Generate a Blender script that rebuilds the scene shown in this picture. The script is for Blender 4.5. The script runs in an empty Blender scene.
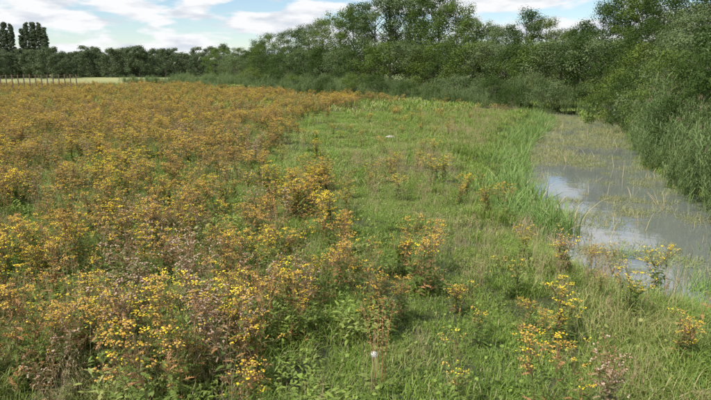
import bpy, math, random
import numpy as np
from mathutils import noise as mnoise, Vector
rng=np.random.default_rng(7); random.seed(7)
sc=bpy.context.scene
R=math.radians

# ---------------------------------------------------------------- materials
def nodes(name):
    m=bpy.data.materials.new(name); m.use_nodes=True
    nt=m.node_tree; nt.nodes.clear(); return m,nt,nt.nodes.new,nt.links.new
def leafmat(name,c1,c2,trans=0.3,rough=0.55,nscale=1.2,spec=0.25,c3=None,patch=0.25):
    m,nt,N,L=nodes(name)
    out=N('ShaderNodeOutputMaterial'); oi=N('ShaderNodeObjectInfo'); geo=N('ShaderNodeNewGeometry')
    nz=N('ShaderNodeTexNoise'); nz.inputs['Scale'].default_value=nscale; nz.inputs['Detail'].default_value=3
    L(geo.outputs['Position'],nz.inputs['Vector'])
    a=N('ShaderNodeMath'); a.operation='MULTIPLY_ADD'; L(oi.outputs['Random'],a.inputs[0]); a.inputs[1].default_value=0.5
    s=N('ShaderNodeMapRange'); s.inputs[1].default_value=0.3; s.inputs[2].default_value=0.7; s.inputs[3].default_value=0; s.inputs[4].default_value=0.5
    L(nz.outputs[0],s.inputs[0]); L(s.outputs[0],a.inputs[2])
    mx=N('ShaderNodeMix'); mx.data_type='RGBA'; L(a.outputs[0],mx.inputs[0])
    mx.inputs[6].default_value=(*c1,1); mx.inputs[7].default_value=(*c2,1)
    col=mx.outputs[2]
    if c3:
        n2=N('ShaderNodeTexNoise'); n2.inputs['Scale'].default_value=patch; n2.inputs['Detail'].default_value=4
        L(geo.outputs['Position'],n2.inputs['Vector'])
        s2=N('ShaderNodeMapRange'); s2.inputs[1].default_value=0.5; s2.inputs[2].default_value=0.68; L(n2.outputs[0],s2.inputs[0])
        m2=N('ShaderNodeMix'); m2.data_type='RGBA'; L(s2.outputs[0],m2.inputs[0]); L(col,m2.inputs[6]); m2.inputs[7].default_value=(*c3,1); col=m2.outputs[2]
    p=N('ShaderNodeBsdfPrincipled'); L(col,p.inputs['Base Color']); p.inputs['Roughness'].default_value=rough
    p.inputs['Specular IOR Level'].default_value=spec
    t=N('ShaderNodeBsdfTranslucent'); L(col,t.inputs['Color'])
    ms=N('ShaderNodeMixShader'); ms.inputs[0].default_value=trans
    L(p.outputs[0],ms.inputs[1]); L(t.outputs[0],ms.inputs[2]); L(ms.outputs[0],out.inputs[0])
    return m
M={}
M['grass']=leafmat('grass_blade',(.22,.33,.05),(.33,.42,.09),.35,c3=(.42,.40,.15),patch=.5)
M['grass2']=leafmat('grass_blade_dark',(.11,.20,.03),(.19,.30,.06),.35)
M['straw']=leafmat('straw_stem',(.42,.33,.18),(.54,.45,.27),.2)
M['strawg']=leafmat('grass_seedhead',(.36,.25,.15),(.46,.34,.21),.2)
M['stem']=leafmat('weed_stem',(.20,.16,.07),(.30,.17,.09),.1)
M['rleaf']=leafmat('ragwort_leaf',(.12,.19,.035),(.21,.27,.06),.3)
M['yellow']=leafmat('ragwort_flower',(.88,.62,.02),(.94,.74,.04),.25)
M['orange']=leafmat('ragwort_faded_flower',(.56,.31,.05),(.74,.48,.09),.2)
M['brown']=leafmat('ragwort_seedhead',(.34,.18,.07),(.50,.29,.12),.15)
M['tleaf']=leafmat('thistle_leaf',(.15,.18,.07),(.24,.24,.10),.2)
M['fluff']=leafmat('thistle_down',(.60,.46,.34),(.82,.68,.54),.3)
M['thead']=leafmat('thistle_head',(.34,.19,.10),(.46,.28,.16),.1)
M['reed']=leafmat('reed_leaf',(.10,.165,.05),(.20,.27,.095),.3,nscale=.5,c3=(.24,.30,.11),patch=.4)
M['plume']=leafmat('reed_plume',(.24,.19,.12),(.33,.27,.17),.2)
M['sedge']=leafmat('sedge_leaf',(.15,.26,.06),(.30,.41,.13),.3)
M['waterweed']=leafmat('water_weed',(.17,.20,.07),(.38,.36,.17),.1,nscale=2,c3=(.26,.31,.12),patch=.7)
M['bark']=leafmat('tree_bark',(.08,.065,.05),(.15,.13,.10),0,.9,4)
M['t_mid']=leafmat('willow_foliage',(.085,.14,.022),(.15,.205,.045),.3,nscale=.5,spec=.12)
M['t_dark']=leafmat('alder_foliage',(.04,.08,.015),(.08,.125,.028),.3,nscale=.5,spec=.12)
M['t_grey']=leafmat('sallow_foliage',(.11,.16,.06),(.175,.22,.09),.3,nscale=.5,spec=.12)
M['t_yel']=leafmat('hawthorn_foliage',(.10,.155,.024),(.165,.215,.042),.3,nscale=.5,spec=.12)
M['t_far']=leafmat('haze_tinted_foliage',(.085,.12,.055),(.135,.17,.08),.25,nscale=.05,spec=.12)  # distance haze painted into the leaf colour: lighter and bluer
M['poplar']=leafmat('poplar_foliage',(.07,.095,.05),(.10,.13,.065),.2,nscale=.2,spec=.12)

# ---------------------------------------------------------------- mesh builder
class B:
    def __init__(s): s.v=[];s.f=[];s.m=[];s.mats=[]
    def mi(s,k):
        if k not in s.mats: s.mats.append(k)
        return s.mats.index(k)
    def ribbon(s,pts,w,side,k):
        i=s.mi(k); b=len(s.v); n=len(pts)
        side=np.asarray(side,float)
        for p,ww in zip(pts[:-1],w[:-1]):
            s.v.append(tuple(p-side*ww)); s.v.append(tuple(p+side*ww))
        s.v.append(tuple(pts[-1]))
        for j in range(n-2):
            a=b+2*j; s.f.append((a,a+1,a+3,a+2)); s.m.append(i)
        a=b+2*(n-2); s.f.append((a,a+1,a+2)); s.m.append(i)
    def tube(s,pts,rad,sides,k):
        i=s.mi(k); b=len(s.v); n=len(pts)
        for j in range(n):
            d=pts[min(j+1,n-1)]-pts[max(j-1,0)]; d=d/(np.linalg.norm(d)+1e-9)
            u=np.cross(d,[0.3,0.9,0.1]); u/=np.linalg.norm(u)+1e-9; w=np.cross(d,u)
            for q in range(sides):
                t=2*math.pi*q/sides
                s.v.append(tuple(pts[j]+rad[j]*(u*math.cos(t)+w*math.sin(t))))
        for j in range(n-1):
            for q in range(sides):
                a=b+j*sides+q; c=b+j*sides+(q+1)%sides
                s.f.append((a,c,c+sides,a+sides)); s.m.append(i)
    def disc(s,c,nrm,r,k,n=6,dome=.25):
        i=s.mi(k); b=len(s.v)
        nrm=nrm/np.linalg.norm(nrm); u=np.cross(nrm,[.2,1,.3]); u/=np.linalg.norm(u); w=np.cross(nrm,u)
        s.v.append(tuple(c+nrm*r*dome)); o=random.random()*6
        for q in range(n):
            t=o+2*math.pi*q/n; rr=r*random.uniform(.8,1.15)
            s.v.append(tuple(c+rr*(u*math.cos(t)+w*math.sin(t))))
        for q in range(n): s.f.append((b,b+1+q,b+1+(q+1)%n)); s.m.append(i)
    def quads(s,P,k):
        i=s.mi(k); b=len(s.v); n=P.shape[0]
        s.v.extend(map(tuple,P.reshape(-1,3).tolist()))
        s.f.extend([(b+4*j,b+4*j+1,b+4*j+2,b+4*j+3) for j in range(n)]); s.m.extend([i]*n)
    def mesh(s,name,smooth=False):
        me=bpy.data.meshes.new(name); me.from_pydata(s.v,[],s.f)
        for k in s.mats: me.materials.append(M[k])
        me.polygons.foreach_set('material_index',s.m)
        if smooth: me.polygons.foreach_set('use_smooth',[True]*len(s.f))
        me.update(); return me
U=random.uniform
def vec(*a): return np.array(a,float)
def azd(a): return vec(math.cos(a),math.sin(a),0)

def blade(b,base,az,L,w,bend,k,segs=3,lean=.15):
    d=azd(az); side=azd(az+math.pi/2+U(-.5,.5)); pts=[];ws=[]
    for j in range(segs+1):
        t=j/segs
        pts.append(base+d*L*(lean*t+bend*t*t)+vec(0,0,L*(t-bend*.55*t*t*t)))
        ws.append(w*(1-t**2.2)*.5 if j else w*.4)
    b.ribbon(pts,ws,side,k)

def grass_tile(seed,rad,n,h,w,straw=0.04,mats=('grass','grass2'),clover=0):
    random.seed(seed); b=B()
    for i in range(n):
        r=rad*math.sqrt(random.random()); a=U(0,6.283); base=azd(a)*r
        L=h*U(.4,1.3); k=mats[0] if random.random()<.65 else mats[1]
        if random.random()<straw: k='straw'
        blade(b,base-vec(0,0,.02),U(0,6.283),L,w*U(.7,1.3),U(.2,.9),k)
    for i in range(clover):
        p=azd(U(0,6.28))*rad*math.sqrt(random.random())+vec(0,0,h*U(.15,.6))
        b.disc(p,vec(U(-.7,.7),U(-.7,.7),1),U(.010,.022),'rleaf' if i%3 else 'grass',5,.1)
    return b.mesh('grass_tuft')

def weed_leaf(b,base,az,L,w,elev,k,lobes=0):
    d=azd(az)*math.cos(elev)+vec(0,0,math.sin(elev)); side=azd(az+math.pi/2)
    droop=U(.2,.5)
    P=[base+d*L*t-vec(0,0,L*droop*t*t) for t in (0,.35,.7,1)]
    b.ribbon(P,[w*.12,w*.5,w*.38,0],side,k)
    if lobes:
        i=b.mi(k)
        for t in (.3,.5,.7,.85):
            c=base+d*L*t-vec(0,0,L*droop*t*t)
            for s in(-1,1):
                n=len(b.v); e=c+side*s*w*1.1*(1.15-t*.6)+d*L*.13+vec(0,0,U(-.01,.015))
                b.v+= [tuple(c-d*L*.05),tuple(c+d*L*.06),tuple(e)]; b.f.append((n,n+1,n+2)); b.m.append(i)

def ragwort(seed,mode,H=.85):
    random.seed(seed); b=B()
    pal={'y':(.80,.12,.03),'o':(.15,.54,.22),'b':(.03,.32,.58),'m':(.34,.32,.24),'g':(.2,.08,.06)}[mode]
    for s in range(random.randint(3,6)):
        az=U(0,6.283); lean=U(.02,.38); h=H*U(.58,1.14); base=azd(U(0,6.28))*U(0,.14)
        P=[base+azd(az)*h*lean*t*t+vec(0,0,h*t) for t in (0,.3,.6,.85)]
        b.tube(P,[.004,.0035,.003,.002],3,'stem')
        def at(t): return base+azd(az)*h*lean*t*t+vec(0,0,h*t)
        nl=19
        for i in range(nl):
            t=.04+.78*i/nl+U(-.02,.02)
            if mode=='b' and random.random()<.3: continue
            k='rleaf' if not(mode in'obm' and random.random()<.25) else 'brown'
            weed_leaf(b,at(t),U(0,6.28),U(.09,.15)*(1.25-t*.75),.030,U(.1,.9),k,lobes=1)
        nb=random.randint(8,12); ht=h*U(.96,1.03)
        for i in range(nb):
            t=.6+.25*i/nb; a=i*2.4+U(-.3,.3); r=U(.03,.16)*(1.1-.4*i/nb)
            o=at(t); e=at(.92)*vec(1,1,0)+azd(a)*r+vec(0,0,ht-r*U(.2,1.1)-(0 if random.random()<.6 else U(.04,.18)))
            mid=(o+e)/2+azd(a)*r*.25
            b.tube([o,mid,e],[.0022,.0018,.0013],3,'stem')
            rr=random.random(); km='yellow' if rr<pal[0] else('orange' if rr<pal[0]+pal[1] else('brown' if rr<sum(pal) else 'rleaf'))
            for q in range(random.randint(4,9)):
                c=e+azd(U(0,6.28))*U(.005,.042)+vec(0,0,U(-.006,.02))
                k=km if random.random()<.8 else random.choice(['yellow','orange','brown','rleaf'] if mode!='b' else['brown','orange','rleaf'])
                b.ribbon([e-vec(0,0,.03),(e+c)/2-vec(0,0,.008),c],[.0008,.0008,0],azd(a+1.5),'stem')
                nr=vec(U(-.5,.5),U(-.5,.5),1)
                b.disc(c,nr,U(.006,.0115) if k!='brown' else U(.005,.009),k,6,.35 if k=='yellow' else .8)
    return b.mesh('ragwort_plant')

def thistle(seed,H=.95,fl=.6):
    random.seed(seed); b=B()
    for s in range(random.randint(3,5)):
        az=U(0,6.28); lean=U(.03,.3); h=H*U(.7,1.05); base=azd(U(0,6.28))*U(0,.08)
        at=lambda t: base+azd(az)*h*lean*t*t+vec(0,0,h*t)
        b.tube([at(0),at(.35),at(.7),at(1)],[.005,.004,.003,.0015],3,'stem')
        for i in range(18):
            t=.05+.8*i/18
            weed_leaf(b,at(t),U(0,6.28),U(.10,.17)*(1.2-t*.7),.022,U(0,.7),'tleaf' if random.random()<.6 else 'strawg',lobes=1)
        for i in range(10):
            t=.55+.45*i/10; a=i*2.4; r=U(.04,.17)*(1.25-t*.8)
            o=at(t); e=o+azd(a)*r+vec(0,0,U(.05,.14))
            b.tube([o,(o+e)/2+azd(a)*.01,e],[.002,.0017,.0013],3,'stem')
            white=random.random()<fl
            for q in range(random.randint(2,5)):
                c=e+vec(U(-.03,.03),U(-.03,.03),U(-.02,.02))
                b.disc(c,vec(U(-.4,.4),U(-.4,.4),1),.009,'thead',5,-1.6)
                if white:
                    for z in range(6):
                        d=vec(U(-1,1),U(-1,1),U(.1,1.2)); d/=np.linalg.norm(d)
                        b.disc(c+d*.010,d,U(.005,.011),'fluff' if z>1 else 'thead',4,.3)
    return b.mesh('thistle_plant')

def drygrass(seed,H=.7,n=16,k='straw'):
    random.seed(seed); b=B()
    for s in range(n):
        az=U(0,6.28); h=H*U(.6,1.1); base=azd(U(0,6.28))*U(0,.22); l=U(.05,.3)
        at=lambda t: base+azd(az)*h*l*t*t+vec(0,0,h*t)
        b.ribbon([at(0),at(.4),at(.8),at(1)],[.0018,.0016,.0012,0],azd(az+1.5),k)
        for q in range(7):
            c=at(.78+.22*q/7); d=azd(U(0,6.28))*.014+vec(0,0,.022)
            b.ribbon([c,c+d*.6,c+d*1.3],[.0015,.004,0],azd(U(0,6.28)),'strawg')
    for s in range(14): blade(b,azd(U(0,6.28))*U(0,.2),U(0,6.28),H*U(.25,.5),.005,U(.2,.8),'grass' if s%3 else 'straw')
    return b.mesh('seeding_grass')

def dock(seed,H=.8):
    random.seed(seed); b=B()
    for s in range(4):
        az=U(0,6.28); h=H*U(.75,1.1); base=azd(U(0,6.28))*.05; l=U(.02,.15)
        at=lambda t: base+azd(az)*h*l*t*t+vec(0,0,h*t)
        b.tube([at(0),at(.5),at(1)],[.005,.004,.001],3,'brown')
        for q in range(90):
            t=U(.4,1); c=at(t)+azd(U(0,6.28))*U(.004,.05)*(1.3-t); b.disc(c,vec(U(-1,1),U(-1,1),U(-1,1)),.006,'brown',4)
    for i in range(14): weed_leaf(b,vec(0,0,.02),U(0,6.28),U(.15,.28),.06,U(.4,1.2),'rleaf')
    return b.mesh('dock_plant')

def herb(seed,h=.25,n=70,rad=.22):
    random.seed(seed); b=B()
    for i in range(n):
        p=azd(U(0,6.28))*rad*math.sqrt(random.random())
        z=h*U(.05,1); b.ribbon([p,p+vec(0,0,z)],[.002,0],azd(U(0,6)),'stem')
        for q in range(3): weed_leaf(b,p+vec(0,0,z*U(.6,1)),U(0,6.28),U(.035,.085),U(.014,.03),U(-.1,.9),'rleaf' if random.random()<.6 else 'grass')
    return b.mesh('leafy_herb')

def reed(seed,H=2.4,n=16,rad=.35,plume=.15):
    random.seed(seed); b=B()
    for s in range(n):
        az=U(0,6.28); h=H*U(.55,1.12); base=azd(U(0,6.28))*rad*math.sqrt(random.random()); l=U(.0,.3)
        at=lambda t: base+azd(az)*h*l*t*t+vec(0,0,h*t)
        b.tube([at(0),at(.5),at(1)],[.006,.005,.002],3,'reed')
        for i in range(10):
            t=.15+.8*i/10; a=U(0,6.28); L=U(.35,.6); d=azd(a); o=at(t)
            P=[o,o+d*L*.3+vec(0,0,L*.4),o+d*L*.65+vec(0,0,L*.5),o+d*L*U(.9,1)+vec(0,0,L*U(-.1,.5))]
            b.ribbon(P,[.006,.015,.012,0],azd(a+1.57),'reed')
        if random.random()<plume:
            for q in range(14):
                c=at(.97)+vec(0,0,.012*q); d=azd(U(0,6.28))*U(.02,.05)+vec(0,0,.05)
                b.ribbon([c,c+d*.6,c+d],[.004,.009,0],azd(U(0,6.28)),'plume')
    return b.mesh('reed_clump')

def sedge(seed,H=.8,n=70,rad=.22,w=.016,k='sedge'):
    random.seed(seed); b=B()
    for i in range(n):
        a=U(0,6.28); p=azd(a)*rad*math.sqrt(random.random())
        blade(b,p-vec(0,0,.05),a+U(-.8,.8),H*U(.4,1.15),w*U(.6,1.1),U(.05,.7),k if random.random()<.88 else random.choice(['straw','grass2']),4,lean=U(.0,.4))
    return b.mesh('sedge_tuft')

def waterweed(seed,rad=.4,n=130):
    random.seed(seed); b=B()
    for i in range(n):
        p=azd(U(0,6.28))*rad*math.sqrt(random.random())+vec(0,0,U(.002,.012))
        if random.random()<.6: b.disc(p,vec(U(-.15,.15),U(-.15,.15),1),U(.008,.026),'waterweed',6,.1)
        else: blade(b,p,U(0,6.28),U(.06,.26),.009,U(.1,1),'waterweed',3,.5)
    return b.mesh('floating_weed')

# ---------------------------------------------------------------- trees
def tree_mesh(seed,H,W,leafk,lo=.12,nclus=90,per=150,leaf=.17,shape='round',trunk=.16,crad=(.55,1.05)):
    random.seed(seed); g=np.random.default_rng(seed); b=B()
    lean=vec(U(-.06,.06),U(-.06,.06),1)
    tp=[lean*H*t+vec(U(-.1,.1),U(-.1,.1),0)*t for t in (-.03,.12,.3,.5,.7,.88)]
    b.tube(tp,[trunk*1.3,trunk,trunk*.8,trunk*.55,trunk*.3,trunk*.1],7,'bark')
    C=[]
    lob=[(U(0,6.28),U(.35,1),U(.6,1.15)) for _ in range(7)]
    while len(C)<nclus:
        t=random.random()**.85; a=U(0,6.28)
        if shape=='round': env=math.sin(math.pi*min(1,(t*.82+.16)))**.6
        elif shape=='poplar': env=math.sin(math.pi*(t*.85+.12))**.5
        else: env=(1-t**2.4)**.5
        m=1.0
        for (la,lt,ls) in lob:
            dd=abs((a-la+math.pi)%(2*math.pi)-math.pi)+abs(t-lt)*2.2
            m+= .28*(ls-.85)*4*math.exp(-dd*dd*1.6)*.6
        r=W/2*env*(max(.4,m) if shape!='poplar' else 1)*math.sqrt(U(.25,1))
        z=H*(lo+(1-lo)*t*U(.93,1.04))
        C.append((r*math.cos(a),r*math.sin(a),z))
    C=np.array(C)
    idx=list(range(nclus)); random.shuffle(idx)
    for i in idx[:26]:
        c=C[i]; t0=max(.08,min(.8,c[2]/H-U(.15,.3))); o=lean*H*t0
        mid=(o+c)/2+vec(0,0,-.15*abs(U(0,1)))
        b.tube([o,mid,c],[trunk*.35,trunk*.2,.012],4,'bark')
    cr=g.uniform(crad[0],crad[1],nclus)
    ci=np.repeat(np.arange(nclus),per); n=len(ci)
    d=g.normal(size=(n,3)); d/=np.linalg.norm(d,axis=1)[:,None]
    rr=cr[ci]*g.uniform(.35,1.12,n)
    pos=C[ci]+d*rr[:,None]*np.array([1,1,.75])
    pos[:,2]=np.maximum(pos[:,2],.05)
    nr=d*1.2+g.normal(size=(n,3))*.36+np.array([0,0,.35]); nr/=np.linalg.norm(nr,axis=1)[:,None]
    u=np.cross(nr,g.normal(size=(n,3))); u/=np.linalg.norm(u,axis=1)[:,None]; w=np.cross(nr,u)
    s=(leaf*g.uniform(.5,1.1,n))[:,None]
    P=np.stack([pos-u*s*.5,pos-w*s*.34,pos+u*s*.5,pos+w*s*.34],1)
    b.quads(P,leafk)
    return b.mesh('tree')

# ---------------------------------------------------------------- terrain
CL=np.array([(22,-12),(12.5,2.5),(7.7,7.6),(5.7,12.5),(6.7,17.5),(9.5,26.7),(13.4,37),(15.6,43),(14.6,48),(10,55),(0,67),(-12,86),(-26,113),(-50,150),(-95,200)],float)
for _ in range(2):
    Q=[CL[0]]
    for i in range(len(CL)-1): Q+= [CL[i]*.75+CL[i+1]*.25, CL[i]*.25+CL[i+1]*.75]
    Q.append(CL[-1]); CL=np.array(Q)
WZ=-.62
def dist_side(x,y):
    x=np.asarray(x,float);y=np.asarray(y,float)
    best=np.full(x.shape,1e9);side=np.zeros(x.shape)
    for i in range(len(CL)-1):
        a=CL[i];d=CL[i+1]-a;l2=d@d
        t=np.clip(((x-a[0])*d[0]+(y-a[1])*d[1])/l2,0,1)
        px=x-a[0]-t*d[0];py=y-a[1]-t*d[1];dd=np.hypot(px,py)
        m=dd<best; best=np.where(m,dd,best); side=np.where(m,np.sign(d[0]*py-d[1]*px),side)
    return best,side   # side>0 : meadow side
def sm(e0,e1,v): t=np.clip((v-e0)/(e1-e0),0,1); return t*t*(3-2*t)
def hw(y): return 2.15+.35*sm(12,19,y)
def terr(x,y):
    x=np.asarray(x,float);y=np.asarray(y,float)
    d,s=dist_side(x,y); h=hw(y)+.22*np.sin(y*1.3+x*.7)+.14*np.sin(y*3.1)
    z=.05*np.sin(x*.9+1)*np.sin(y*.7)+.04*np.sin(x*2.3+y*1.1)+.03*np.sin(y*1.9-x*.8)
    z=np.where(s<0,z+.45*sm(2,6,d-h),z)
    bank=sm(-.25,1.8,d-h)
    return z*bank+(1-bank)*(-1.0)
def axis(segs):
    out=[]
    for a,b_,n in segs: out+=list(np.linspace(a,b_,n,endpoint=False))
    return out
xs=np.array(axis([(-1500,-300,10),(-300,-60,24),(-60,-14,50),(-14,26,130),(26,80,45),(80,300,22),(300,1500,10)])+[1500])
ys=np.array(axis([(-60,-2,20),(-2,50,160),(50,120,80),(120,300,36),(300,2500,24)])+[2500])
X,Y=np.meshgrid(xs,ys); Z=terr(X,Y)
nx,ny=len(xs),len(ys)
V=np.stack([X.ravel(),Y.ravel(),Z.ravel()],1)
I=(np.arange(ny-1)[:,None]*nx+np.arange(nx-1)[None]).ravel()
F=np.stack([I,I+1,I+1+nx,I+nx],1)
me=bpy.data.meshes.new('ground'); me.from_pydata(V.tolist(),[],F.tolist()); me.polygons.foreach_set('use_smooth',[True]*len(F))
gobj=bpy.data.objects.new('ground',me); sc.collection.objects.link(gobj)
m,nt,N,L=nodes('meadow_soil_and_turf')
out=N('ShaderNodeOutputMaterial');p=N('ShaderNodeBsdfPrincipled');geo=N('ShaderNodeNewGeometry')
n1=N('ShaderNodeTexNoise');n1.inputs['Scale'].default_value=5;n1.inputs['Detail'].default_value=12;n1.inputs['Roughness'].default_value=.8;L(geo.outputs['Position'],n1.inputs['Vector'])
cr=N('ShaderNodeValToRGB');e=cr.color_ramp.elements
e[0].position=.38;e[0].color=(.05,.045,.02,1);e[1].position=.66;e[1].color=(.20,.17,.08,1);x_=e.new(.5);x_.color=(.085,.11,.03,1)
L(n1.outputs[0],cr.inputs[0])
sx=N('ShaderNodeSeparateXYZ');L(geo.outputs['Position'],sx.inputs[0])
fr=N('ShaderNodeMapRange');fr.inputs[1].default_value=95;fr.inputs[2].default_value=130;L(sx.outputs[1],fr.inputs[0])
n3=N('ShaderNodeTexNoise');n3.inputs['Scale'].default_value=.02;L(geo.outputs['Position'],n3.inputs['Vector'])
c3=N('ShaderNodeValToRGB');c3.color_ramp.elements[0].position=.4;c3.color_ramp.elements[0].color=(.15,.20,.06,1);c3.color_ramp.elements[1].position=.6;c3.color_ramp.elements[1].color=(.30,.30,.12,1);L(n3.outputs[0],c3.inputs[0])
mx=N('ShaderNodeMix');mx.data_type='RGBA';L(fr.outputs[0],mx.inputs[0]);L(cr.outputs[0],mx.inputs[6]);L(c3.outputs[0],mx.inputs[7])
mr=N('ShaderNodeMapRange');mr.inputs[1].default_value=-.35;mr.inputs[2].default_value=-.55;L(sx.outputs[2],mr.inputs[0])
mm=N('ShaderNodeMix');mm.data_type='RGBA';L(mr.outputs[0],mm.inputs[0]);L(mx.outputs[2],mm.inputs[6]);mm.inputs[7].default_value=(.06,.05,.03,1)
L(mm.outputs[2],p.inputs['Base Color']);p.inputs['Roughness'].default_value=.95
bp=N('ShaderNodeBump');n4=N('ShaderNodeTexNoise');n4.inputs['Scale'].default_value=22;n4.inputs['Detail'].default_value=8;n4.inputs['Roughness'].default_value=.75;L(geo.outputs['Position'],n4.inputs['Vector']);L(n4.outputs[0],bp.inputs['Height']);bp.inputs['Distance'].default_value=.08
L(bp.outputs[0],p.inputs['Normal']);L(p.outputs[0],out.inputs[0]);me.materials.append(m)

# water strip
T=np.gradient(CL,axis=0);T/=np.linalg.norm(T,axis=1)[:,None];Nn=np.stack([-T[:,1],T[:,0]],1)
v=[];f=[]
for i in range(len(CL)):
    for s in(-3.1,3.1): q=CL[i]+Nn[i]*s; v.append((q[0],q[1],WZ))
for i in range(len(CL)-1): a=2*i; f.append((a,a+1,a+3,a+2))
me=bpy.data.meshes.new('ditch_water');me.from_pydata(v,[],f);wo=bpy.data.objects.new('ditch_water',me);sc.collection.objects.link(wo)
m,nt,N,L=nodes('still_water');out=N('ShaderNodeOutputMaterial');p=N('ShaderNodeBsdfPrincipled')
p.inputs['Base Color'].default_value=(.17,.18,.165,1);p.inputs['Roughness'].default_value=.04;p.inputs['IOR'].default_value=2.0;p.inputs['Specular IOR Level'].default_value=1.0  # pale grey base paints in some of the sky's reflection
geo=N('ShaderNodeNewGeometry');n4=N('ShaderNodeTexNoise');n4.inputs['Scale'].default_value=4;n4.inputs['Detail'].default_value=3;L(geo.outputs['Position'],n4.inputs['Vector'])
bp=N('ShaderNodeBump');bp.inputs['Strength'].default_value=.06;bp.inputs['Distance'].default_value=.03;L(n4.outputs[0],bp.inputs['Height']);L(bp.outputs[0],p.inputs['Normal']);L(p.outputs[0],out.inputs[0]);me.materials.append(m)

# ---------------------------------------------------------------- scatter with geometry nodes
def coll(name,meshes):
    c=bpy.data.collections.new(name)
    for i,me in enumerate(meshes):
        o=bpy.data.objects.new('%s_%02d'%(name,i),me); c.objects.link(o)
    return c
def scatter(name,c,P,scl,idx,tilt=.08,rotz=None):
    n=len(P)
    if n==0: return
    me=bpy.data.meshes.new(name); me.vertices.add(n); me.vertices.foreach_set('co',np.asarray(P,np.float32).ravel())
    a=me.attributes.new('rot','FLOAT_VECTOR','POINT'); r=rng.normal(0,tilt,(n,3)); r[:,2]=rng.uniform(0,6.283,n); a.data.foreach_set('vector',r.astype(np.float32).ravel())
    a=me.attributes.new('scl','FLOAT_VECTOR','POINT'); a.data.foreach_set('vector',np.asarray(scl,np.float32).ravel())
    a=me.attributes.new('idx','INT','POINT'); a.data.foreach_set('value',np.asarray(idx,np.int32))
    o=bpy.data.objects.new(name,me); sc.collection.objects.link(o)
    g=bpy.data.node_groups.new(name,'GeometryNodeTree')
    g.interface.new_socket('Geometry',in_out='INPUT',socket_type='NodeSocketGeometry'); g.interface.new_socket('Geometry',in_out='OUTPUT',socket_type='NodeSocketGeometry')
    N=g.nodes.new;L=g.links.new
    gi=N('NodeGroupInput');go=N('NodeGroupOutput');ip=N('GeometryNodeInstanceOnPoints');ci=N('GeometryNodeCollectionInfo')
    ci.inputs['Collection'].default_value=c; ci.inputs['Separate Children'].default_value=True; ci.inputs['Reset Children'].default_value=True
    def na(t,nm):
        k=N('GeometryNodeInputNamedAttribute');k.data_type=t;k.inputs['Name'].default_value=nm
        return [s for s in k.outputs if s.enabled and s.name=='Attribute'][0]
    L(gi.outputs[0],ip.inputs['Points']);L(ci.outputs[0],ip.inputs['Instance']);ip.inputs['Pick Instance'].default_value=True
    L(na('INT','idx'),ip.inputs['Instance Index']);L(na('FLOAT_VECTOR','rot'),ip.inputs['Rotation']);L(na('FLOAT_VECTOR','scl'),ip.inputs['Scale'])
    L(ip.outputs[0],go.inputs[0])
    md=o.modifiers.new('scatter','NODES');md.node_group=g
    return o
def nz(x,y,s,o=0.):
    return np.array([mnoise.noise(Vector((a*s+o,b*s-o,o*.7))) for a,b in zip(x,y)])
def field(y0,y1,dens,xl=.66,xr=.66,mg=2.5):
    ym=max(xl*y1,xr*y1)+mg
    tot=int(2*ym*(y1-y0)*dens)
    y=rng.uniform(y0,y1,tot); x=rng.uniform(-ym,ym,tot)
    k=(x>-xl*y-mg)&(x<xr*y+mg); return x[k],y[k]
def edge(y): return np.interp(y,[2,4,6,8,10,13,17,22,32,42,47,53,60,200],[-.9,-.3,.3,.4,-.1,-1.0,-2.3,-3.6,-4.2,-3.0,-1,3,8,8])
def mk(x,y,s,vz=None,dz=0.):
    P=np.stack([x,y,terr(x,y)+dz],1); S=np.stack([s,s,s if vz is None else s*vz],1); return P,S
def cat(*a): return [np.concatenate(z) for z in zip(*a)]
def dry_ok(x,y,mrg=0.): d,s=dist_side(x,y); return (d-hw(y)>mrg)

# grass
short=[grass_tile(100+i,.32,370,.10,.006,.05,clover=22) for i in range(4)]
tall=[grass_tile(120+i,.30,240,.21,.006,.07,clover=15) for i in range(4)]
farg=[grass_tile(140+i,.8,520,.19,.015,.06,clover=30) for i in range(3)]
vfar=[grass_tile(160+i,2.2,420,.35,.05,.10) for i in range(2)]
cg=coll('grass_tuft',short+tall+farg+vfar)
PP=[]
for (y0,y1,dn,kind) in [(1.5,15,12,'n'),(15,42,2.7,'f'),(42,120,.3,'v')]:
    x,y=field(y0,y1,dn); k=dry_ok(x,y,.15); x=x[k];y=y[k]; d,s=dist_side(x,y)
    n=len(x); n0=nz(x,y,.6,3.)+.4*nz(x,y,1.7,5.)
    if kind=='n':
        onpath=(x>edge(y)-.2)&(np.abs(x-np.interp(y,[3,6,9.4,16],[.9,.9,.9,.2]))<1.3+.9*n0)
        idx=np.where(onpath,rng.integers(0,4,n),rng.integers(4,8,n)); sc_=rng.uniform(.75,1.25,n)*(1+.4*n0)
        near=sm(2.2,.6,d-hw(y)); sc_*=1-.3*near
    elif kind=='f':
        onpath=(x>edge(y)-.3)&(x<edge(y)+5); idx=rng.integers(8,11,n); sc_=rng.uniform(.75,1.2,n); 
        vz=np.where(onpath,.65,1.2)*(1+.9*n0)
    else: idx=rng.integers(11,13,n); sc_=rng.uniform(.8,1.2,n)
    P,S=mk(x,y,sc_, vz if kind=='f' else None); PP.append((P,S,idx))
P,S,I_=cat(*PP); scatter('meadow_grass',cg,P,S,I_,.06)

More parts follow.
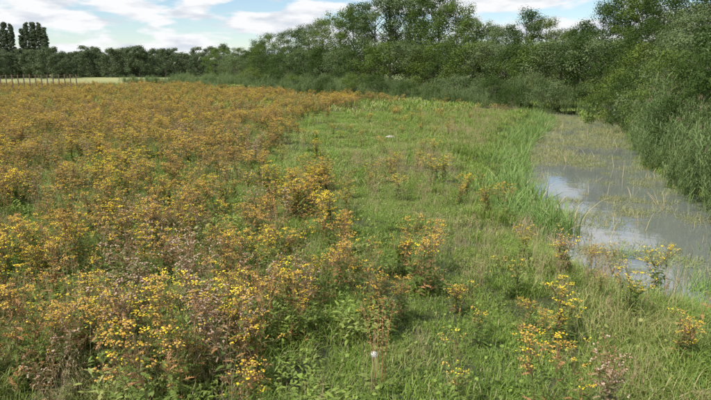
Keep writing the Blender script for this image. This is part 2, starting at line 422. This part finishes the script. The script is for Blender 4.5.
# leafy herbs
ch=coll('leafy_herb',[herb(200,.16,60),herb(201,.3,80),herb(202,.45,70),herb(203,.1,80,.3)])
x,y=field(2,36,2.6); d,s=dist_side(x,y); k=dry_ok(x,y,.5)&(rng.random(len(x))<np.where(x<edge(y)+.2,.9,(.22+.6*nz(x,y,.8,77.))*sm(.8,2.5,d-hw(y)))); x=x[k];y=y[k]
P,S=mk(x,y,rng.uniform(.7,1.35,len(x))*np.where(x>edge(y)+.2,.7,1)); scatter('leafy_herbs',ch,P,S,rng.integers(0,4,len(x)),.1)

# ragwort
modes='yymooobbbmgo'
cr_=coll('ragwort_plant',[ragwort(300+i,mo) for i,mo in enumerate(modes)])
PP=[]
for (y0,y1,dn,s0) in [(2.5,14,6.0,1.0),(14,40,5.4,1.02),(40,80,2.6,1.15),(80,108,1.2,1.4)]:
    x,y=field(y0,y1,dn,xl=.68); ok=dry_ok(x,y,.9 if y0<14 else 2.2); d,s=dist_side(x,y); ok&=(s>0)
    n1_=nz(x,y,.33,1.);n2_=nz(x,y,.8,8.);n5_=nz(x,y,.13,12.)
    inl=x<edge(y)+(.9*n1_+.9*n2_)*(1+y*.03)+n5_*np.clip(y-20,0,40)*.14
    dens=np.where(inl,np.clip(.76+.95*n1_+.75*n2_+.4*n5_,.10,1),.025+.09*(n1_>.12))
    dens=np.where(inl&(y<5.0),dens*.4,dens)
    k=ok&(rng.random(len(x))<dens); x=x[k];y=y[k];n=len(x);inl=inl[k]
    c=nz(x,y,.30,20.)+.6*nz(x,y,.9,30.)+rng.normal(0,.2,n)
    idx=np.where(c>.20,rng.integers(0,3,n),np.where(c>-.06,rng.integers(3,6,n),np.where(c>-.30,rng.integers(6,9,n),rng.integers(9,12,n))))
    idx=np.where(~inl,rng.choice([0,1,2,9,10,4],n),idx)
    sc_=rng.uniform(.60,1.12,n)*s0*np.where(inl,1,.8)
    P,S=mk(x,y,sc_,1/np.sqrt(s0) if s0>1.1 else None); PP.append((P,S,idx))
ex=np.array([(1.45,4.35,4),(1.75,4.3,9),(.85,4.55,10),(2.0,15.3,0),(2.3,15.8,1),(1.8,14.7,9),(2.5,19.5,0),(2.6,11.8,2),(2.0,7.3,10),(1.25,6.1,10),(.35,6.3,3),(.15,7.2,3),(2.9,8.1,2),(3.9,7.6,0),(-.6,6.0,4),(-2.4,5.6,0),(-2.7,5.9,1)])
P,S=mk(ex[:,0],ex[:,1],np.full(len(ex),.86)); PP.append((P,S,ex[:,2].astype(int)))
P,S,I_=cat(*PP); scatter('ragwort',cr_,P,S,I_,.09)

# thistles
ct=coll('thistle_plant',[thistle(400,.95,.7),thistle(401,.88,.5),thistle(402,.9,.2),thistle(403,.85,.8)])
x,y=field(3.5,45,1.6,xl=.68); n1_=nz(x,y,.28,44.)
k=(x<edge(y)-.1)&(rng.random(len(x))<np.clip((n1_-.03)*1.7,.05,.5)); x=x[k];y=y[k]
hot=[(-1.9,6.2,.75,9),(-1.35,5.2,.4,5),(-2.2,5.0,.5,4),(-.9,7.0,.5,3),(1.85,4.5,.25,2),(-3,9,1.0,6)]
for hx,hy,hr,hn in hot:
    a=rng.uniform(0,6.28,hn);r=hr*np.sqrt(rng.random(hn)); x=np.r_[x,hx+r*np.cos(a)];y=np.r_[y,hy+r*np.sin(a)]
P,S=mk(x,y,rng.uniform(.72,1.02,len(x))); scatter('thistles',ct,P,S,rng.integers(0,4,len(x)),.1)

# dock
cd=coll('dock_plant',[dock(450),dock(451)])
x,y=field(4,60,.4); k=(x<edge(y)+.3)&(rng.random(len(x))<.6); x=x[k];y=y[k]
P,S=mk(x,y,rng.uniform(.7,1.1,len(x))); scatter('dock_plants',cd,P,S,rng.integers(0,2,len(x)),.08)

# seeding grass
cs=coll('seeding_grass',[drygrass(500),drygrass(501,.6,22),drygrass(502,.8,12),drygrass(503,.5,24,'strawg')])
x,y=field(2.5,45,4.5); d,s=dist_side(x,y); n1_=nz(x,y,.45,60.)
bankw=sm(4.6,3.0,d-hw(y)*1.0)*(s>0)*sm(.6,1.7,d-hw(y))
inl=x<edge(y)
dens=np.where(inl,.28,.05+.6*bankw)*(1+2*n1_); k=(d-hw(y)>.5)&(rng.random(len(x))<dens); x=x[k];y=y[k]
P,S=mk(x,y,rng.uniform(.45,.95,len(x))); scatter('seeding_grasses',cs,P,S,rng.integers(0,4,len(x)),.1)

# sedge at the water's edge
sl=np.r_[0,np.cumsum(np.linalg.norm(np.diff(CL,axis=0),axis=1))]
def along(n,w0,w1,ymin,ymax,rel=True):
    t=rng.uniform(0,sl[-1],n); cx=np.interp(t,sl,CL[:,0]);cy=np.interp(t,sl,CL[:,1]); tx=np.interp(t,sl,Nn[:,0]);ty=np.interp(t,sl,Nn[:,1])
    o=rng.uniform(w0,w1,n); w=o+(hw(cy)*np.sign(w0+w1) if rel else 0)
    x=cx+tx*w;y=cy+ty*w; d,s=dist_side(x,y)
    k=(y>ymin)&(y<ymax)&((d>np.abs(w)-.3) if rel else (d>-1)); return x[k],y[k]
cse=coll('sedge_tuft',[sedge(550,.9,30,.2,.028),sedge(551,.7,26,.2,.024),sedge(552,1.0,30,.22,.03)])
x,y=along(6800,-.75,.8,6,46); n1_=nz(x,y,.45,70.)+.7*nz(x,y,1.5,71.)
k=(rng.random(len(x))<np.where(y<12,.12,np.where(y<30,.6,.4))+1.6*n1_); x=x[k];y=y[k]
P=np.stack([x,y,np.maximum(terr(x,y),WZ-.05)],1); s=rng.uniform(.5,1.15,len(x))*np.where(y<12,.7,1); scatter('sedges',cse,P,np.stack([s,s,s],1),rng.integers(0,3,len(x)),.18)

# reeds
cre=coll('reed_clump',[reed(600),reed(601,2.2,18),reed(602,2.6,14),reed(603,2.1,20)])
x1,y1=along(4800,-4.2,.1,3,60); x2,y2=along(4400,-6,-.1,46,150); x3,y3=along(1900,.1,1.8,47.5,150)
x=np.r_[x1,x2,x3];y=np.r_[y1,y2,y3]
k=(x>-.66*y-5)&(x<.7*y+4); x=x[k];y=y[k]
d,s_=dist_side(x,y); n1_=nz(x,y,.3,90.); n2_=nz(x,y,.11,91.)
s=rng.uniform(.7,1.15,len(x))*(1+.6*n1_)*np.where(y<44,.98,.68)*(.8+.2*sm(0,1.6,d-hw(y)))
k=(rng.random(len(x))<np.where(y<44,.9+.8*n1_,.5+1.8*n2_)); x=x[k];y=y[k];s=s[k]
P=np.stack([x,y,np.maximum(terr(x,y),WZ-.05)],1); scatter('reeds',cre,P,np.stack([s,s,s],1),rng.integers(0,4,len(x)),.11)

# floating weed
cw=coll('floating_weed',[waterweed(650),waterweed(651),waterweed(652,.45,70)])
x1,y1=along(20000,-2.5,2.5,2,48,rel=False)
d,s_=dist_side(x1,y1); n1_=nz(x1,y1,.45,33.)+.8*nz(x1,y1,1.4,35.)
dens=np.clip(.26+.34*sm(19,28,y1)+1.5*n1_,.05,1); dens=np.where((y1>12.5)&(y1<20)&(n1_<.3),dens*.35,dens)
k=(d<hw(y1)+.2)&(rng.random(len(x1))<dens); x=x1[k];y=y1[k]; s=rng.uniform(.25,.95,len(x))
scatter('floating_water_weed',cw,np.stack([x,y,np.full(len(x),WZ+.004)],1),np.stack([s,s,s],1),rng.integers(0,3,len(x)),.0)
ce=coll('emergent_shoots',[sedge(660,.4,9,.35,.012,'reed'),sedge(661,.3,12,.4,.012,'waterweed'),sedge(662,.5,7,.4,.012,'straw')])
k=rng.random(len(x))<.55; x=x[k]+rng.normal(0,.25,k.sum());y=y[k]+rng.normal(0,.25,k.sum()); s=rng.uniform(.4,1.25,len(x)); d,_=dist_side(x,y); k=d<hw(y); x=x[k];y=y[k];s=s[k]
scatter('emergent_water_shoots',ce,np.stack([x,y,np.full(len(x),WZ-.02)],1),np.stack([s,s,s],1),rng.integers(0,3,len(x)),.15)

# ---------------------------------------------------------------- trees
TM={
 'willow_tree':[tree_mesh(1,10,9,'t_mid',.1,120,140),tree_mesh(2,10,8.5,'t_grey',.12,110,140)],
 'alder_tree':[tree_mesh(3,10,7.5,'t_dark',.12,110,140),tree_mesh(4,10,7,'t_dark',.15,95,140)],
 'ash_tree':[tree_mesh(5,10,8,'t_yel',.12,100,140),tree_mesh(6,10,7,'t_mid',.15,80,130,crad=(.5,.9))],
 'sallow_bush':[tree_mesh(7,4,6,'t_grey',.05,60,170,.12,'bush',.07,(.45,.8)),tree_mesh(8,4,5.5,'t_mid',.05,55,170,.12,'bush',.07,(.45,.8))],
 'hawthorn_bush':[tree_mesh(9,4,5.5,'t_dark',.05,60,170,.11,'bush',.07,(.4,.75)),tree_mesh(10,4,5.5,'t_yel',.05,55,170,.11,'bush',.07,(.4,.75))],
}
TH={'willow_tree':10,'alder_tree':10,'ash_tree':10,'sallow_bush':4,'hawthorn_bush':4}
def put(kind,v,b_,Y_,H,wd=1.0):
    x=b_*Y_; z=float(terr(np.array([x]),np.array([Y_]))[0])
    o=bpy.data.objects.new(kind,TM[kind][v]); sc.collection.objects.link(o)
    s=H/TH[kind]; o.location=(x,Y_,z-.1); o.scale=(s*wd,s*wd*U(.9,1.1),s); o.rotation_euler=(0,0,U(0,6.28)); return o
W_,A_,S_,HB,SB='willow_tree','alder_tree','ash_tree','hawthorn_bush','sallow_bush'
for t in [(W_,0,-.215,165,8,1.3),(W_,1,-.185,152,7.6,1.3),(A_,0,-.155,142,8.8,1.2),(W_,0,-.13,130,9.6,1.2),(W_,1,-.10,120,9.8,1.2),(A_,1,-.075,112,10,1.2),
 (W_,1,-.05,104,10.4,1.1),(W_,0,-.02,98,11.2,1.1),(S_,1,.0,95,11.8,1.),(A_,0,.03,90,12,1.),(W_,1,.055,88,12.4,1.),(A_,1,.085,88,13.2,.9),(S_,1,.105,85,12.3,.9),(A_,0,.13,83,12.6,1),(W_,0,.155,80,10.6,1),
 (W_,0,.185,77,8.4,1.2),(A_,1,.21,76,7.5,1.2),(W_,1,.235,72,7.2,1.1),(A_,0,.27,68,8.6,.95),(S_,0,.30,66,7.6,1.),(W_,0,.33,66,6.4,1.2),(A_,1,.36,64,6.8,1.1),
 (A_,0,.39,60,8.4,1),(A_,1,.425,58,9,1),(S_,1,.45,55,9,1),(A_,0,.48,54,8.7,1),(A_,0,.52,50,8.8,1),(W_,1,.56,47,8.8,1),(A_,1,.60,45,8.8,1),(W_,0,.66,42,8.5,1),
 (A_,0,.46,46,6.0,1.1),(W_,1,.53,40,6.0,1.1),(A_,1,.60,34,6.0,1),(W_,0,.70,34,6.8,1),(A_,1,.78,38,8,1)]: put(*t)
for t in [(SB,0,-.19,135,5,1.3),(HB,0,-.15,124,5,1.3),(HB,0,-.115,112,5,1.3),(SB,0,-.08,102,5.4,1.2),(HB,0,-.05,96,5.6,1.2),(SB,0,-.02,88,5.2,1.2),(HB,0,.01,84,5.3,1.2),(SB,1,.045,80,5.6,1.2),(SB,0,.08,78,5.6,1.2),(HB,1,.12,76,5.4,1.2),
 (HB,0,.155,72,5.2,1.2),(SB,1,.185,69,5.2,1.2),(SB,0,.22,66,5,1.2),(HB,0,.255,62,4.8,1.2),(SB,1,.29,60,4.8,1.2),(SB,0,.325,58,5,1.2),(HB,0,.36,55,5.2,1.2),(SB,0,.395,52,5,1.2),(HB,0,.435,48,4.8,1.2),(HB,1,.48,42,4.6,1.2),(SB,0,.54,34,4.7,1.1),(HB,0,.60,29,4.7,1.1),(SB,0,.68,25,4.6,1),
 (SB,1,.505,28,3.7,.85),(HB,0,.455,35,3.6,1),(HB,0,.60,22,3.9,.9),(HB,1,.42,41,3.8,1),(HB,0,.545,25,3.3,.8),(SB,1,.68,18,3.8,.8),
 (HB,0,-.047,66,2.6,1.0),(HB,0,.13,58,2.2,1.1),(SB,0,.19,55,2.4,1.1),(HB,0,.03,70,2.6,1.3),(SB,1,-.1,88,2.6,1.3),(HB,0,.25,52,2.4,1),
 (HB,0,.08,64,2.6,1.2),(HB,1,.0,74,2.8,1.3),(HB,0,-.075,82,2.8,1.3),(SB,0,.16,60,3,1.3),(HB,0,.22,56,3,1.2),(HB,0,-.13,98,3,1.4),(HB,1,-.165,112,3.2,1.4),(SB,0,.30,50.5,2.6,1.1)]: put(*t)

cf=coll('distant_tree',[tree_mesh(20,11,10,'t_far',.03,70,110,.45,'round',.2,(.9,1.6)),tree_mesh(21,11,9,'t_far',.03,60,110,.45,'round',.2,(.9,1.7)),tree_mesh(22,11,10,'t_far',.03,65,110,.45,'bush',.2,(.9,1.6))])
x=[];y=[];s=[]
for b_ in np.arange(-.82,.0,.0085):
    Yd=rng.uniform(205,250); x.append(b_*Yd);y.append(Yd); s.append(rng.uniform(.75,1.0)*(1 if b_<-.3 else .8))
for b_ in np.arange(-.85,.9,.02):
    Yd=rng.uniform(380,450); x.append(b_*Yd);y.append(Yd); s.append(rng.uniform(1.1,1.6))
x=np.array(x);y=np.array(y);s=np.array(s); scatter('distant_woodland',cf,np.stack([x,y,0*x-.2],1),np.stack([s,s,s],1),rng.integers(0,3,len(x)),.0)
pm=[tree_mesh(30,22,2.8,'poplar',.06,120,110,.5,'poplar',.3,(.6,1.0)),tree_mesh(31,22,2.4,'poplar',.06,120,110,.5,'poplar',.3,(.6,1.0))]
for i,(b_,H) in enumerate([(-.575,22),(-.563,22.5),(-.551,22),(-.541,21),(-.524,19.5),(-.516,21.5),(-.506,22),(-.497,21.5),(-.489,20),(-.588,22),(-.60,21),(-.612,21)]):
    o=bpy.data.objects.new('poplar_tree',pm[i%2]); sc.collection.objects.link(o); o.location=(b_*262,262,-.2); k=H/22; o.scale=(k,k,k); o.rotation_euler=(0,0,i*1.3)

# ---------------------------------------------------------------- fence
fb=B(); M['wood']=leafmat('weathered_fence_wood',(.17,.11,.08),(.25,.18,.13),0,.9,3)
def box(b,c,s,k):
    i=b.mi(k);n=len(b.v);c=np.array(c);s=np.array(s)/2
    for dz in(-1,1):
        for dx,dy in((-1,-1),(1,-1),(1,1),(-1,1)): b.v.append(tuple(c+s*np.array([dx,dy,dz])))
    for q in((0,3,2,1),(4,5,6,7),(0,1,5,4),(1,2,6,5),(2,3,7,6),(3,0,4,7)): b.f.append(tuple(n+j for j in q)); b.m.append(i)
for i in range(28):
    xx=-56+i*.72; box(fb,(xx,80+.08*i,1.1+U(-.06,.06)),(.10,.10,2.3),'wood')
    if i<27:
        for zz in (.6,1.0,1.4,1.8,2.1): box(fb,(xx+.36,79.93+.08*i,zz),(.72,.015,.02),'wood')
fo=bpy.data.objects.new('wooden_fence',fb.mesh('wooden_fence')); sc.collection.objects.link(fo)

# dandelion clock
M['down']=leafmat('dandelion_down',(.7,.7,.66),(.8,.8,.78),.4)
db=B(); db.tube([vec(0,0,0),vec(.01,.0,.18),vec(.02,0,.40)],[.003,.0025,.002],5,'stem')
cc=vec(.02,0,.42)
for i in range(110):
    d=rng.normal(size=3);d/=np.linalg.norm(d); e_=cc+d*.028; db.ribbon([cc,e_],[.0004,0],np.cross(d,[.1,.3,.9]),'down'); db.disc(e_,d,.006,'down',5,.1)
for i in range(9): weed_leaf(db,vec(0,0,.01),i*.7,.16,.03,.3,'rleaf',1)
o=bpy.data.objects.new('dandelion_clock',db.mesh('dandelion_clock'));sc.collection.objects.link(o);o.location=(.14,4.9,float(terr(np.array([.14]),np.array([4.9]))[0])+.02)
bpy.ops.mesh.primitive_ico_sphere_add(subdivisions=3,radius=.16); st=bpy.context.object; st.name='pale_stone'
for v_ in st.data.vertices:
    v_.co*=1+.25*mnoise.noise(v_.co*7); v_.co.z*=.45
st.scale=(1.3,.8,1); st.location=(1.45,25.5,.08); M['stone']=leafmat('pale_stone',(.4,.38,.33),(.55,.52,.47),0,.8,8); st.data.materials.append(M['stone'])

# ---------------------------------------------------------------- light, sky, camera
EL,AZ=52,-128   # azimuth from +Y clockwise
w=bpy.data.worlds.new('World');sc.world=w;w.use_nodes=True;nt=w.node_tree;nt.nodes.clear();N=nt.nodes.new;L=nt.links.new
out=N('ShaderNodeOutputWorld');bg=N('ShaderNodeBackground');bg.inputs[1].default_value=.14
sky=N('ShaderNodeTexSky');sky.sky_type='NISHITA';sky.sun_disc=False;sky.sun_elevation=R(EL);sky.sun_rotation=R(AZ);sky.air_density=1.0;sky.dust_density=.2;sky.ozone_density=3
tc=N('ShaderNodeTexCoord');mp=N('ShaderNodeMapping');mp.inputs['Scale'].default_value=(2.2,2.2,8);mp.inputs['Location'].default_value=(.7,.3,.15);L(tc.outputs['Generated'],mp.inputs[0])
n=N('ShaderNodeTexNoise');n.inputs['Scale'].default_value=4.2;n.inputs['Detail'].default_value=10;n.inputs['Roughness'].default_value=.52;n.inputs['Distortion'].default_value=.2;L(mp.outputs[0],n.inputs['Vector'])
r=N('ShaderNodeMapRange');r.inputs[1].default_value=.43;r.inputs[2].default_value=.51;L(n.outputs[0],r.inputs[0])
n2=N('ShaderNodeTexNoise');n2.inputs['Scale'].default_value=8;n2.inputs['Detail'].default_value=8;L(mp.outputs[0],n2.inputs['Vector'])
cc_=N('ShaderNodeValToRGB');cc_.color_ramp.elements[0].position=.36;cc_.color_ramp.elements[0].color=(5.0,5.35,5.9,1);cc_.color_ramp.elements[1].position=.54;cc_.color_ramp.elements[1].color=(6.9,7.0,7.1,1);L(n2.outputs[0],cc_.inputs[0])
mx=N('ShaderNodeMix');mx.data_type='RGBA';L(r.outputs[0],mx.inputs[0]);L(sky.outputs[0],mx.inputs[6]);L(cc_.outputs[0],mx.inputs[7])
L(mx.outputs[2],bg.inputs[0]);L(bg.outputs[0],out.inputs[0])
sd=vec(math.sin(R(AZ))*math.cos(R(EL)),math.cos(R(AZ))*math.cos(R(EL)),math.sin(R(EL)))
ld=bpy.data.lights.new('sun','SUN');ld.energy=5.0;ld.angle=R(.6);ld.color=(1,.96,.88);lo=bpy.data.objects.new('sun',ld);sc.collection.objects.link(lo)
lo.rotation_euler=Vector(sd).to_track_quat('Z','Y').to_euler()
cd_=bpy.data.cameras.new('camera');cam=bpy.data.objects.new('camera',cd_);sc.collection.objects.link(cam);sc.camera=cam
cam.location=(0,0,2.8);cd_.angle=2*math.atan(355.5/616);cam.rotation_euler=(R(90-11.9),0,0);cd_.clip_end=5000;cd_.clip_start=.05
sc.view_settings.view_transform='Standard';sc.view_settings.look='None';sc.view_settings.exposure=0
